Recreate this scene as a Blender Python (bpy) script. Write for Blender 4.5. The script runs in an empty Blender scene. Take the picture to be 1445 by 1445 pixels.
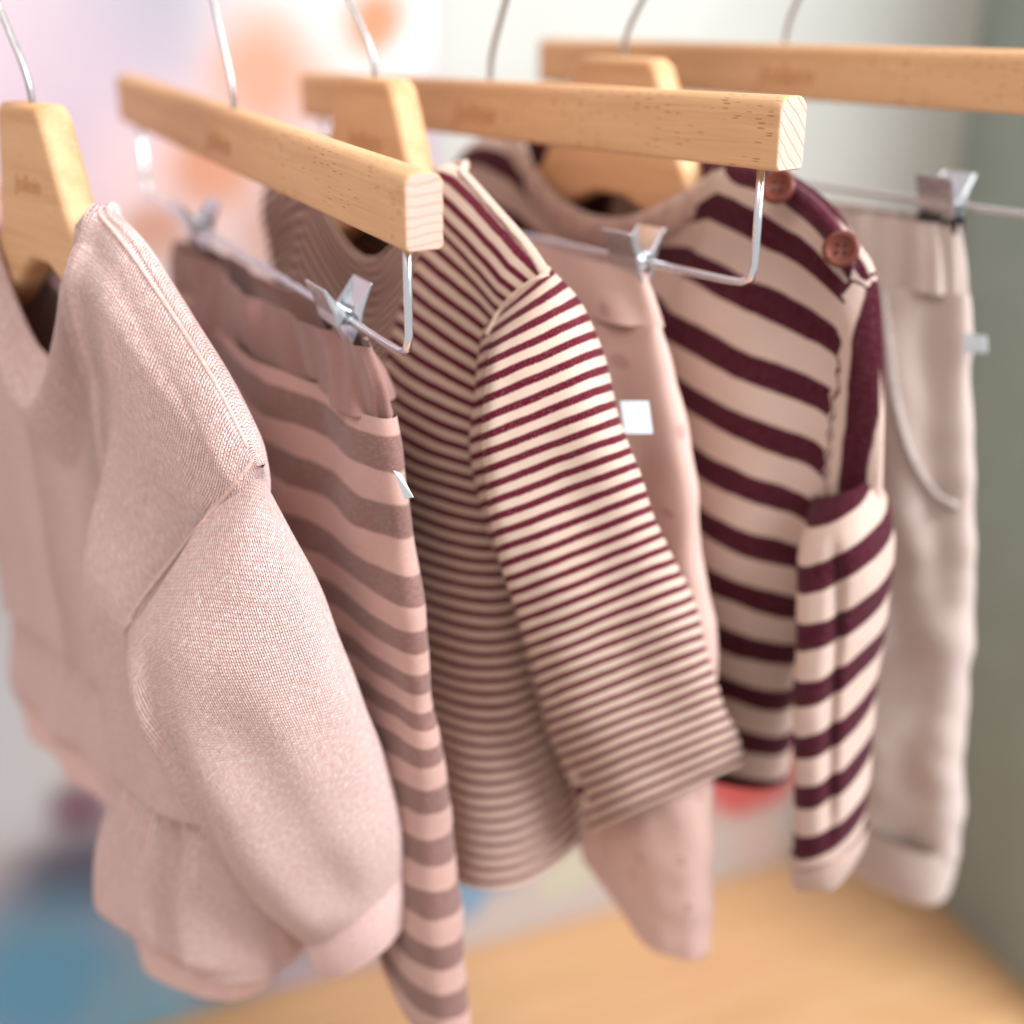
import bpy, bmesh, math, random
import numpy as np
from mathutils import Vector, Matrix, noise

# ------------------------------------------------------------------ camera, world, lamps, exposure
H = 0.75                      # camera height over the floor of the niche
F = 1650.0                    # focal length in photograph pixels (1445 px wide)
P = math.radians(23.6)        # downward pitch
CP, SP = math.cos(P), math.sin(P)
sc = bpy.context.scene
cam_d = bpy.data.cameras.new('camera'); cam = bpy.data.objects.new('camera', cam_d)
sc.collection.objects.link(cam); sc.camera = cam
cam.location = (0, 0, H); cam.rotation_euler = (math.pi/2 - P, 0, 0)
cam_d.sensor_width = 36.0; cam_d.lens = 36.0*F/1445.0
cam_d.clip_start = 0.01; cam_d.clip_end = 50
cam_d.dof.use_dof = True; cam_d.dof.focus_distance = 0.368; cam_d.dof.aperture_fstop = 3.0
world = bpy.data.worlds.new('World'); sc.world = world; world.use_nodes = True
wb = world.node_tree.nodes['Background']; wb.inputs[0].default_value = (0.98, 0.97, 1.0, 1); wb.inputs[1].default_value = 0.48

def area_lamp(name, loc, target, sx, sy, power, col):
    l = bpy.data.lights.new(name, 'AREA'); l.shape = 'RECTANGLE'; l.size = sx; l.size_y = sy
    l.energy = power; l.color = col
    o = bpy.data.objects.new(name, l); sc.collection.objects.link(o); o.location = loc
    o.rotation_euler = (Vector(target)-Vector(loc)).to_track_quat('-Z', 'Y').to_euler()
    return o
area_lamp('window_light', (1.08, -0.06, H+0.80), (0.0, 0.42, H-0.10), 0.7, 0.8, 38, (0.86, 0.93, 1.0))
area_lamp('front_left_fill', (-0.55, -0.35, H+1.15), (-0.05, 0.45, H-0.2), 0.7, 0.7, 7, (1.0, 0.97, 0.93))  # added fill from the upper front left for faces turned from the window
sc.view_settings.view_transform = 'Standard'; sc.view_settings.look = 'None'
sc.view_settings.gamma = 1; sc.view_settings.exposure = 0.52; sc.view_settings.use_curve_mapping = False
sc.cycles.use_denoising = True
try: sc.cycles.denoiser = 'OPENIMAGEDENOISE'
except Exception: pass
sc.cycles.max_bounces = 8; sc.cycles.diffuse_bounces = 5

# ------------------------------------------------------------------ pixel and frame helpers (camera-relative metres)
def ray(u, v):
    X, Y = (u-722.5)/F, (722.5-v)/F
    return np.array([X, CP+Y*SP, -SP+Y*CP])
def W(u, v, z): return ray(u, v)*z                    # z: depth along the optical axis
class Frame:                                          # a vertical plane a hanger hangs in
    def __init__(s, x, y, h, deg):
        a = math.radians(deg)
        s.O = np.array([x, y, h]); s.d = np.array([math.sin(a), -math.cos(a), 0.0])
        s.N = np.array([s.d[1], -s.d[0], 0.0]); s.deg = deg
    def pt(s, a, h, n=0.0): return np.array([s.O[0], s.O[1], 0.0]) + s.d*a + s.N*n + np.array([0, 0, h])
    def hit(s, u, v, n=0.0):                          # pixel -> (s, h) on the plane at offset n
        r = ray(u, v); q = s.O + s.N*n
        z = (q[:2] @ s.N[:2])/(r[:2] @ s.N[:2]); p = r*z
        return float((p-s.O) @ s.d), float(p[2])
    def uv(s, u, v, n=0.0): a, h = s.hit(u, v, n); return s.pt(a, h, n)

def smooth(a, b, x):
    t = np.clip((np.asarray(x, float)-a)/(b-a), 0, 1); return t*t*(3-2*t)
def spline(xs, ys):                                   # monotone-ish catmull-rom through knots, scalar or vector
    xs = np.asarray(xs, float); ys = np.asarray(ys, float)
    m = np.gradient(ys, xs, axis=0) if len(xs) > 2 else np.repeat(((ys[1]-ys[0])/(xs[1]-xs[0]))[None], 2, 0)
    def f(x):
        x = min(max(float(x), xs[0]), xs[-1]); i = min(max(int(np.searchsorted(xs, x)-1), 0), len(xs)-2)
        h = xs[i+1]-xs[i]; t = (x-xs[i])/h
        return ((2*t**3-3*t**2+1)*ys[i] + (t**3-2*t**2+t)*h*m[i] + (-2*t**3+3*t**2)*ys[i+1] + (t**3-t**2)*h*m[i+1])
    return f

# ------------------------------------------------------------------ object helpers
col = sc.collection
def new_obj(name, me, parent=None, mat=None):
    o = bpy.data.objects.new(name, me); col.objects.link(o)
    if parent is not None: o.parent = parent
    if mat is not None and me is not None: me.materials.append(mat)
    return o
def thing(name, label, cat, loc, rot=(0, 0, 0), group=None):
    o = new_obj(name, None); o.empty_display_size = 0.02
    o.location = (loc[0], loc[1], loc[2]+H); o.rotation_euler = rot
    o['label'] = label; o['category'] = cat
    if group: o['group'] = group
    return o
def mesh_from(name, V, faces, uvs=None, smooth_sh=True):
    me = bpy.data.meshes.new(name); me.from_pydata([tuple(v) for v in V], [], faces); me.update()
    if uvs is not None:
        ul = me.uv_layers.new(name='UVMap'); k = 0
        flat = np.empty(len(me.loops)*2, np.float32); flat[0::2] = [a for a, b in uvs]; flat[1::2] = [b for a, b in uvs]
        ul.data.foreach_set('uv', flat)
    if smooth_sh: me.polygons.foreach_set('use_smooth', [True]*len(me.polygons))
    return me
def grid_mesh(name, G, UV, root, mat, parent, closed=True):
    """G: rows x cols x 3 camera-relative points, UV rows x (cols+1) x 2"""
    R, C = G.shape[:2]; off = np.array(root, float)
    V = (G.reshape(-1, 3) - off)
    fs, uv = [], []
    cc = C if closed else C-1
    for i in range(R-1):
        for j in range(cc):
            j2 = (j+1) % C
            fs.append((i*C+j, (i+1)*C+j, (i+1)*C+j2, i*C+j2))
            uv += [UV[i][j], UV[i+1][j], UV[i+1][j+1], UV[i][j+1]]
    me = mesh_from(name, V, fs, uv)
    return new_obj(name, me, parent, mat)
def wire(name, pts, r, parent, mat, root=(0, 0, 0), sides=10, caps=True, sub=0):
    pts = [np.asarray(p, float)-np.asarray(root, float) for p in pts]
    if sub:
        f = spline(np.arange(len(pts)), np.array(pts)); pts = [f(x) for x in np.linspace(0, len(pts)-1, sub)]
    n = len(pts); V, fs = [], []
    up = None
    for i in range(n):
        t = pts[min(i+1, n-1)]-pts[max(i-1, 0)]; t = t/np.linalg.norm(t)
        if up is None:
            a = np.array([0, 0, 1.0]) if abs(t[2]) < .8 else np.array([1.0, 0, 0])
            up = np.cross(t, a)
        up = up - t*(up @ t); up /= np.linalg.norm(up); sd = np.cross(t, up)
        for k in range(sides):
            a = 2*math.pi*k/sides; V.append(pts[i] + r*(math.cos(a)*up + math.sin(a)*sd))
    for i in range(n-1):
        for k in range(sides):
            fs.append((i*sides+k, i*sides+(k+1) % sides, (i+1)*sides+(k+1) % sides, (i+1)*sides+k))
    if caps:
        fs.append(tuple(range(sides))[::-1]); fs.append(tuple((n-1)*sides+k for k in range(sides)))
    return new_obj(name, mesh_from(name, V, fs), parent, mat)

# ------------------------------------------------------------------ cloth builders
def wob(p, sc_, seed): return noise.noise(Vector((p[0]*sc_+seed*7.3, p[1]*sc_+seed*3.1, p[2]*sc_-seed*5.7)))
def fold_sum(folds, th, t):
    d = np.zeros_like(th)
    for (k, ph, tw, amp, t0, t1) in folds:
        d += amp*np.sin(k*th + ph + tw*t)*float(smooth(t0, t0+.18, t)*(1-smooth(t1-.12, t1+.12, t)))
    return d
def tube(name, rings, mat, parent, root, rows=90, cols=96, ex=2.4, folds=(), wr=0.0012, wsc=28, seed=1, hem=0.03,
         v0=0.0, u0=0.0, inward=0.0016, ridge=None, top_in=0.0, vsag=0.0, lift=None):
    """rings: list of (L, R, thick, bdir) - two silhouette points of a flattened tube and its half thickness."""
    L = np.array([r[0] for r in rings]); Rr = np.array([r[1] for r in rings]); T = np.array([r[2] for r in rings], float)
    B = np.array([r[3] for r in rings], float)
    cen = (L+Rr)/2; seg = np.r_[0, np.cumsum(np.linalg.norm(np.diff(cen, axis=0), axis=1))]
    fL, fR, fT, fB = spline(seg, L), spline(seg, Rr), spline(seg, T), spline(seg, B)
    th = np.linspace(0, 2*np.pi, cols, endpoint=False)
    c, s = np.cos(th), np.sin(th); m = 2.0/ex
    cx = np.sign(c)*np.abs(c)**m; sx = np.sign(s)*np.abs(s)**m
    G, VV = [], []
    for x in np.linspace(0, seg[-1], rows):
        l, r, t, b = fL(x), fR(x), fT(x), fB(x); tn = x/seg[-1]
        a = (r-l)/2; ce = (r+l)/2; b = b - a*(b @ a)/(a @ a); b /= np.linalg.norm(b); ah = a/np.linalg.norm(a)
        ring = ce + cx[:, None]*a + (sx*t)[:, None]*b
        nrm = c[:, None]*ah*.6 + s[:, None]*b; nrm /= np.linalg.norm(nrm, axis=1)[:, None]
        d = fold_sum(folds, th, tn)
        if ridge is not None: d = d + ridge(th, tn)
        if wr: d = d + wr*np.array([wob(p, wsc, seed)+.5*wob(p, wsc*2.3, seed+3) for p in ring])
        pt_ = ring + nrm*d[:, None]
        if lift is not None: pt_ = pt_ + np.outer(lift(th)*float(smooth(.72, 1.0, tn)), np.array([0, 0, 1.0]))
        G.append(pt_); VV.append(x)
    ax = cen[-1]-cen[-2]; ax = ax/np.linalg.norm(ax)
    if hem:
        base, ce = G[-1].copy(), G[-1].mean(0)
        rad = base-ce; ln = np.linalg.norm(rad, axis=1)[:, None]; rn = rad/ln
        for di, da in ((-.0004, .0008), (-inward*.6, .0011), (-inward, .0004), (-inward, -.006), (-inward*1.2, -hem)):
            G.append(base+rn*di+ax*da); VV.append(VV[-1]+abs(da)*.3+.0003)
    if top_in:                                       # open top edge: fold a lining down inside
        base, ce = G[0].copy(), G[0].mean(0); ax0 = cen[1]-cen[0]; ax0 /= np.linalg.norm(ax0)
        rad = base-ce; rn = rad/np.linalg.norm(rad, axis=1)[:, None]
        pre = [base+rn*di+ax0*da for di, da in ((-inward*1.2, top_in), (-inward, .004), (-inward, -.0002), (-inward*.5, -.0010), (-.0002, -.0007))]
        G = pre+G; VV = [VV[0]-.002]*5+VV
    G = np.array(G); per = np.linalg.norm(np.diff(np.vstack([G[len(G)//2], G[len(G)//2][:1]]), axis=0), axis=1)
    uu = np.r_[0, np.cumsum(per)] + u0
    sg = np.r_[np.sin(th), 0.0]*vsag
    UV = [[(uu[j], v0+VV[i]-sg[j]) for j in range(cols+1)] for i in range(len(G))]
    return grid_mesh(name, G, UV, root, mat, parent)
def panel(name, fr, topf, topb, bot, near, far, nf, nb, mat, parent, root, rows=100, cols=200, seed=1, wr=.001, wsc=24,
          hem=.02, close=6, folds=(), v0=0.0, uscale=1.0, neck=None, vmap=None, minth=.0095, lin=.03):
    """garment body: closed ring of a front and a back sheet. topf/topb/bot(c) heights, near/far(r) edges, nf/nb(s,r) offsets."""
    th = np.linspace(0, 2*np.pi, cols, endpoint=False); c = np.cos(th); front = np.sin(th) >= 0
    c2 = np.sign(c)*np.abs(c)**.75
    top = np.array([topf(x) if f else topb(x) for x, f in zip(c2, front)]); bt = np.array([bot(x) for x in c2])
    clo = (1-np.abs(c2)**close)**.5
    G, HH, SS = [], [], []
    for r in np.linspace(0, 1, rows):
        a, b = far(r), near(r); s = (a+b)/2 + (b-a)/2*c2
        n = np.where(front, [nf(x, r) for x in s], [-nb(x, r) for x in s])*clo + np.where(front, 1, -1)*.0004
        n = n + fold_sum(folds, th, r)
        h = top + (bt-top)*r
        if neck is not None:                          # the two sheets meet along the shoulder, stay apart at the neck
            d = np.clip((top-h)/.014, 0, 1)**.5; jo = smooth(neck-.03, neck+.06, np.abs(c2))
            lo = np.where(front, 1, -1)*minth*np.clip(clo*1.5, 0, 1)
            n = np.where(np.abs(n) < np.abs(lo), lo, n)*(1-jo*(1-d))
        ring = np.array([fr.pt(si, hi, ni) for si, hi, ni in zip(s, h, n)])
        if wr:
            d = wr*min(1, .2+3*r)*np.array([wob(p, wsc, seed)+.5*wob(p, wsc*2.2, seed+2) for p in ring])
            ring = ring + (np.where(front, 1, -1)*d)[:, None]*fr.N
        G.append(ring); HH.append(top-h if vmap is None else np.array([vmap(ci, ti-hi, ti, si) for ci, ti, hi, si in zip(c2, top, h, s)])); SS.append(s)
    endin = (np.sign(c2)*np.abs(c2)**10)[:, None]*fr.d*.004
    if hem:
        base, ce = G[-1].copy(), G[-1].mean(0); sgn = np.where(front, 1, -1)[:, None]*fr.N
        for dn, dz in ((.0, -.0008), (-.0012, -.001), (-.0018, .0005), (-.002, hem)):
            G.append(base+sgn*dn+np.array([0, 0, dz])+endin*(dn/.002)); HH.append(HH[-1]+.0004); SS.append(SS[-1])
    # lining turned in along the top edge
    base = G[0].copy(); sgn = np.where(front, 1, -1)[:, None]*fr.N
    pre = [base-sgn*.0022-endin+np.array([0, 0, -lin]), base-sgn*.002-endin+np.array([0, 0, -.001]), base-sgn*.001+np.array([0, 0, .0009])]
    G = pre+G; HH = [HH[0]-.003, HH[0]-.002, HH[0]-.001]+HH; SS = [SS[0]]*3+SS
    G = np.array(G); R = len(G)
    gm = G[int(R*.55)]; uu = np.r_[0, np.cumsum(np.linalg.norm(np.diff(np.vstack([gm, gm[:1]]), axis=0), axis=1))]
    UV = [[(uu[j]*uscale, v0+HH[i][j % cols]) for j in range(cols+1)] for i in range(R)]
    o = grid_mesh(name, G, UV, root, mat, parent); o['_'] = 0; del o['_']
    return o, G

# ------------------------------------------------------------------ materials
def s2l(c):
    return tuple(((x/255)/12.92 if x/255 <= .04045 else ((x/255+.055)/1.055)**2.4) for x in c)
class NT:
    def __init__(s, name):
        s.m = bpy.data.materials.new(name); s.m.use_nodes = True; s.t = s.m.node_tree; s.b = s.t.nodes['Principled BSDF']
    def n(s, kind, **kw):
        nd = s.t.nodes.new(kind)
        for k, v in kw.items(): setattr(nd, k, v)
        return nd
    def link(s, a, b): s.t.links.new(a, b)
    def setin(s, sock, v):
        if hasattr(v, 'links') or isinstance(v, bpy.types.NodeSocket): s.link(v, sock)
        else: sock.default_value = v
    def math(s, op, a, b=None, c=None, clamp=False):
        nd = s.n('ShaderNodeMath', operation=op); nd.use_clamp = clamp
        s.setin(nd.inputs[0], a)
        if b is not None: s.setin(nd.inputs[1], b)
        if c is not None: s.setin(nd.inputs[2], c)
        return nd.outputs[0]
    def mix(s, f, a, b, mode='MIX'):
        nd = s.n('ShaderNodeMix', data_type='RGBA', blend_type=mode)
        s.setin(nd.inputs[0], f)
        s.setin(nd.inputs[6], a if not isinstance(a, tuple) else (*a[:3], 1)); s.setin(nd.inputs[7], b if not isinstance(b, tuple) else (*b[:3], 1))
        return nd.outputs[2]
    def ramp(s, x, lo, hi, a=0.0, b=1.0, sm=True):
        nd = s.n('ShaderNodeMapRange'); nd.interpolation_type = 'SMOOTHSTEP' if sm else 'LINEAR'
        s.setin(nd.inputs[0], x); nd.inputs[1].default_value = lo; nd.inputs[2].default_value = hi
        nd.inputs[3].default_value = a; nd.inputs[4].default_value = b
        return nd.outputs[0]
    def noise(s, vec, scale, detail=2, rough=.5, out=0):
        nd = s.n('ShaderNodeTexNoise'); s.setin(nd.inputs['Vector'], vec) if vec is not None else None
        nd.inputs['Scale'].default_value = scale; nd.inputs['Detail'].default_value = detail; nd.inputs['Roughness'].default_value = rough
        return nd.outputs[out]
    def mapping(s, vec, scale=(1, 1, 1), loc=(0, 0, 0), rot=(0, 0, 0)):
        nd = s.n('ShaderNodeMapping'); s.link(vec, nd.inputs[0]); nd.inputs['Scale'].default_value = scale
        nd.inputs['Location'].default_value = loc; nd.inputs['Rotation'].default_value = rot
        return nd.outputs[0]
    def bump(s, h, strength, dist, prev=None):
        nd = s.n('ShaderNodeBump'); nd.inputs['Strength'].default_value = strength; nd.inputs['Distance'].default_value = dist
        s.link(h, nd.inputs['Height'])
        if prev is not None: s.link(prev, nd.inputs['Normal'])
        return nd.outputs[0]

def cloth(name, colour, stripe=None, wale=.0011, row=.0009, kstr=.6, sheen=.25, mott=.10, hole=.25, marl=0.0, rough=.92, skew=0.0, dots=None, lint=.05, wave=.16, heather=0.0):
    """knit cloth; UVs are metres. stripe=(colour2, period, duty, offset)"""
    k = NT(name); tc = k.n('ShaderNodeTexCoord'); uv = tc.outputs['UV']
    sep = k.n('ShaderNodeSeparateXYZ'); k.link(uv, sep.inputs[0]); U, V = sep.outputs[0], sep.outputs[1]
    if skew: U = k.math('ADD', U, k.math('MULTIPLY', V, skew))
    nz = k.noise(tc.outputs['Object'], 90, 3)
    Uw = k.math('ADD', U, k.math('MULTIPLY', k.math('SUBTRACT', nz, .5), wale*.9))
    fu = k.math('FRACT', k.math('DIVIDE', Uw, wale))                       # 0..1 across one wale
    vv = k.math('ADD', k.math('DIVIDE', V, row), k.math('MULTIPLY', k.math('ABSOLUTE', k.math('SUBTRACT', fu, .5)), 1.5))
    fv = k.math('ABSOLUTE', k.math('SUBTRACT', k.math('FRACT', vv), .5))   # 0 mid loop .. .5 gap between loops
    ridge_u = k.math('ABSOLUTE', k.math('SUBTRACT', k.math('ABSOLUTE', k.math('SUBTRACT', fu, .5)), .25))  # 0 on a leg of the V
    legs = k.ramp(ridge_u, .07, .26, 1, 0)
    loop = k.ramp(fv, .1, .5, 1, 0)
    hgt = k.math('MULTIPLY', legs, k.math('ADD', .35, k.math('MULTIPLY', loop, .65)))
    fuzz = k.noise(tc.outputs['Object'], 1500, 2)
    big = k.noise(tc.outputs['Object'], 22, 4)
    c = tuple(s2l(colour))
    if stripe:
        c2, per, duty, offs = stripe
        vs = k.math('ADD', V, k.math('MULTIPLY', k.math('SUBTRACT', k.noise(tc.outputs['Object'], 45, 2), .5), per*wave))
        vs = k.math('ADD', vs, k.math('MULTIPLY', k.math('SUBTRACT', fuzz, .5), .0006))
        ph = k.math('FRACT', k.math('DIVIDE', k.math('ADD', vs, offs+10*per), per))
        e = min(.06, .0005/per*1.2)
        f1 = k.ramp(ph, .5-duty/2-e, .5-duty/2+e); f2 = k.ramp(ph, .5+duty/2-e, .5+duty/2+e, 1, 0)
        base = k.mix(k.math('MULTIPLY', f1, f2), c, tuple(s2l(c2)))
    else:
        base = k.mix(0.0, c, c)
    if marl:
        mv = k.noise(k.mapping(uv, (500, 1800, 1)), 1.0, 1)
        base = k.mix(k.ramp(mv, .5, .72, 0, marl), base, (.75, .66, .60))
    if dots:
        vo = k.n('ShaderNodeTexVoronoi'); vo.voronoi_dimensions = '2D'; k.link(uv, vo.inputs['Vector']); vo.inputs['Scale'].default_value = dots[1]
        vo.inputs['Randomness'].default_value = .75
        base = k.mix(k.ramp(vo.outputs['Distance'], dots[2], dots[2]+.06, .55, 0), base, tuple(s2l(dots[0])))
    base = k.mix(k.ramp(big, .3, .7, 0, mott), base, (.42, .27, .23), 'MULTIPLY') if mott else base
    base = k.mix(k.ramp(hgt, .0, .5, hole, 0), base, (.34, .20, .17), 'MULTIPLY')  # shade in the gaps between stitches, darkened into the colour
    if heather:
        h1 = k.noise(k.mapping(uv, (430, 760, 1)), 1.0, 3, .65)
        base = k.mix(k.ramp(h1, .50, .68, 0, heather), base, (.98, .93, .91)); base = k.mix(k.ramp(h1, .48, .32, 0, heather), base, (.46, .27, .23))
    base = k.mix(k.ramp(fuzz, .45, .75, 0, lint), base, (.93, .86, .84))
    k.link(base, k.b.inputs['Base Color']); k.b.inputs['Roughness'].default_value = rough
    k.b.inputs['Specular IOR Level'].default_value = .15
    k.b.inputs['Sheen Weight'].default_value = sheen; k.b.inputs['Sheen Roughness'].default_value = .45
    nb = k.bump(hgt, kstr, .00045); nb = k.bump(fuzz, .25, .0003, nb); nb = k.bump(big, .25, .004, nb)
    k.link(nb, k.b.inputs['Normal'])
    return k.m

def wood(name, ring_rot=0.0, fleck=1.0, tone=1.0, end=1.0):
    k = NT(name); tc = k.n('ShaderNodeTexCoord'); ob = tc.outputs['Object']
    g = k.noise(k.mapping(ob, (5, 70, 70)), 1.0, 5, .6)
    g2 = k.noise(k.mapping(ob, (25, 900, 900)), 1.0, 2, .5)
    a, b, c_ = s2l((214, 168, 124)), s2l((194, 144, 100)), s2l((222, 182, 142))
    a, b, c_ = [tuple(x*tone for x in q) for q in (a, b, c_)]
    base = k.mix(k.ramp(g, .35, .68), a, b); base = k.mix(k.ramp(g2, .5, .75, 0, .35), base, c_)
    vo = k.n('ShaderNodeTexVoronoi'); k.link(k.mapping(ob, (190, 1500, 1150)), vo.inputs['Vector']); vo.inputs['Scale'].default_value = 1.0
    pick = k.ramp(k.noise(k.mapping(ob, (40, 120, 120)), 1.0, 2), .36, .55)
    sepc = k.n('ShaderNodeSeparateXYZ'); k.link(vo.outputs['Color'], sepc.inputs[0])
    rnd = k.math('GREATER_THAN', sepc.outputs[0], .6)
    fl = k.math('MULTIPLY', k.math('MULTIPLY', k.ramp(vo.outputs['Distance'], .22, .42, 1, 0), pick), rnd)
    fl = k.math('MULTIPLY', fl, .48*fleck)
    base = k.mix(fl, base, s2l((152, 98, 58)))
    # end grain
    nrm = k.n('ShaderNodeSeparateXYZ'); k.link(tc.outputs['Normal'], nrm.inputs[0])
    isend = k.math('MULTIPLY', k.ramp(k.math('ABSOLUTE', nrm.outputs[0]), .75, .93), end)
    em = k.mapping(ob, (1, 1, 1), rot=(ring_rot, 0, 0))
    se = k.n('ShaderNodeSeparateXYZ'); k.link(em, se.inputs[0])
    w = k.math('ADD', k.math('MULTIPLY', se.outputs[2], 330), k.math('MULTIPLY', k.noise(em, 60, 2), 1.6))
    ringv = k.ramp(k.math('ABSOLUTE', k.math('SUBTRACT', k.math('FRACT', w), .5)), .40, .5)
    pores = k.noise(ob, 3200, 2)
    endc = k.mix(k.ramp(pores, .45, .7, 0, .45), s2l((206, 172, 156)), s2l((176, 136, 118)))
    endc = k.mix(k.math('MULTIPLY', ringv, .8), endc, s2l((160, 112, 92)))
    base = k.mix(isend, base, endc)
    k.link(base, k.b.inputs['Base Color']); k.b.inputs['Roughness'].default_value = .62; k.b.inputs['Specular IOR Level'].default_value = .22
    h = k.math('SUBTRACT', k.math('MULTIPLY', g2, .3), fl)
    k.link(k.bump(h, .35, .0004), k.b.inputs['Normal'])
    return k.m
def metal(name, colour=(.75, .76, .78), rough=.22):
    k = NT(name); k.b.inputs['Base Color'].default_value = (*colour, 1); k.b.inputs['Metallic'].default_value = 1
    tc = k.n('ShaderNodeTexCoord'); nz = k.noise(tc.outputs['Object'], 400, 3)
    k.link(k.ramp(nz, .3, .7, rough*.8, rough*1.25), k.b.inputs['Roughness'])
    k.link(k.bump(k.noise(tc.outputs['Object'], 160, 2), .02, .001), k.b.inputs['Normal'])
    return k.m
def plain(name, colour, rough=.6, nscale=60, amt=.08, bump=.05):
    k = NT(name); tc = k.n('ShaderNodeTexCoord'); nz = k.noise(tc.outputs['Object'], nscale, 4)
    c = s2l(colour); k.link(k.mix(k.ramp(nz, .3, .7), c, tuple(x*(1-amt*2) for x in c)), k.b.inputs['Base Color'])
    k.b.inputs['Roughness'].default_value = rough; k.b.inputs['Specular IOR Level'].default_value = .3
    k.link(k.bump(nz, bump, .002), k.b.inputs['Normal'])
    return k.m

PINK = (246, 207, 197)
M = dict(
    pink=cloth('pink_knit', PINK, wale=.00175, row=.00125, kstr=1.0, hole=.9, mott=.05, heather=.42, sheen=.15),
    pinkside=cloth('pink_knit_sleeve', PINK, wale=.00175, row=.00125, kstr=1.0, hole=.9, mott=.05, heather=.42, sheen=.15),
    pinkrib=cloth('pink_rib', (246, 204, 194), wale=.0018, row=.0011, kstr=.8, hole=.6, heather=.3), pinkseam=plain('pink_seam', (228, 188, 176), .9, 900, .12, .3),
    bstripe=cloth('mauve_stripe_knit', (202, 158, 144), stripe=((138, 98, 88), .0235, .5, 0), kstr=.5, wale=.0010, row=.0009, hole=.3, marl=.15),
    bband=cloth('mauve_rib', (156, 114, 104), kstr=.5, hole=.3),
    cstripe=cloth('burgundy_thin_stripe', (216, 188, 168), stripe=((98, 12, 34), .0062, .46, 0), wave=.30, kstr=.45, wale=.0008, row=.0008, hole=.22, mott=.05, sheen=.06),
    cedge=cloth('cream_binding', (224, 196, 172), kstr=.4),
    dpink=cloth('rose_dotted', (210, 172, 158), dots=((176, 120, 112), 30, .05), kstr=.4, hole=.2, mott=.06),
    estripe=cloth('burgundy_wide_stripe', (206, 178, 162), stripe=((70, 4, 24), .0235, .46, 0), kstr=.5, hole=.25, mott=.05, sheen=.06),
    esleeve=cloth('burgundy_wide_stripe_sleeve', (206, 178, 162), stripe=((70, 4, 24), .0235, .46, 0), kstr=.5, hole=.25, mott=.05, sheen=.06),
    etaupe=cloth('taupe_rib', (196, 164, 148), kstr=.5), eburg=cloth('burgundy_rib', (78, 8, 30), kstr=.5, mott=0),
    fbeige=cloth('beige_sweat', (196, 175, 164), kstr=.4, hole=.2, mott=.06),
    cord=plain('cord_white', (206, 188, 178), .95, 900, .25, .8),
    woodB=wood('beech_wood', 0.0), woodD=wood('beech_wood_flecked', .9, 1.3), woodS=wood('beech_wood_shaped', .3, .35, end=0.0),
    steel=metal('bright_steel'), dsteel=metal('wire_steel', (.44, .42, .40), .35),
    rubber=plain('black_rubber', (28, 26, 26), .6), tag=plain('white_label', (198, 203, 205), .8), burn=plain('burnt_print', (190, 130, 84), .7),
    button=plain('brown_button', (116, 56, 42), .35, 200, .15), thread=plain('seam_thread', (206, 150, 138), .9),
)

# ------------------------------------------------------------------ the setting: floor, two walls of the display niche, print, rail
K0 = np.array([.347, .939]); E1 = np.array([.936, .352]); E1 = E1/np.linalg.norm(E1); E2 = np.array([-E1[1], E1[0]])   # corner, along wall, into wall
FLOOR = -H
def slab(name, pts2, z0, z1, mat):                    # extruded polygon
    n = len(pts2); V = [(x, y, z0+H) for x, y in pts2]+[(x, y, z1+H) for x, y in pts2]
    fs = [tuple(range(n))[::-1], tuple(range(n, 2*n))]+[(i, (i+1) % n, n+(i+1) % n, n+i) for i in range(n)]
    me = mesh_from(name, V, fs, smooth_sh=False); bm = bmesh.new(); bm.from_mesh(me); bmesh.ops.recalc_face_normals(bm, faces=bm.faces); bm.to_mesh(me); bm.free()
    return new_obj(name, me, None, mat)
def wp(a, b): return K0 + E1*a + E2*b                 # a along the back wall from the corner (negative = left), b behind it
def floor_mat():
    k = NT('oak_floor'); tc = k.n('ShaderNodeTexCoord'); ob = k.mapping(tc.outputs['Object'], rot=(0, 0, -math.atan2(E1[1], E1[0])))
    g = k.noise(k.mapping(ob, (6, 120, 1)), 1.0, 4, .6); g2 = k.noise(k.mapping(ob, (3, 18, 1)), 1.0, 3)
    sp = k.n('ShaderNodeSeparateXYZ'); k.link(ob, sp.inputs[0])
    line = k.ramp(k.math('ABSOLUTE', k.math('SUBTRACT', k.math('FRACT', k.math('MULTIPLY', sp.outputs[1], 90)), .5)), .3, .5, 0, .25)
    b = k.mix(k.ramp(g, .3, .7), s2l((216, 172, 124)), s2l((198, 150, 104))); b = k.mix(k.ramp(g2, .35, .7, 0, .5), b, s2l((204, 154, 118)))
    b = k.mix(line, b, s2l((176, 122, 76)))
    k.link(b, k.b.inputs['Base Color']); k.b.inputs['Roughness'].default_value = .42; k.link(k.bump(g, .1, .001), k.b.inputs['Normal'])
    return k.m
fl = slab('floor', [wp(-1.5, .02), wp(.02, .02), wp(.02, -.75), wp(-1.5, -.75)], FLOOR-.03, FLOOR, floor_mat()); fl['kind'] = 'structure'
o = slab('back_wall', [wp(-1.5, 0), wp(.045, 0), wp(.045, .04), wp(-1.5, .04)], FLOOR-.03, .55, plain('white_wall', (190, 187, 178), .8, 30, .02)); o['kind'] = 'structure'
o = slab('side_wall', [wp(0, -.0005), wp(.045, -.0005), wp(.045, -.30), wp(0, -.30)], FLOOR-.03, .55, plain('sage_wall', (146, 156, 147), .7, 25, .04)); o['kind'] = 'structure'

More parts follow.
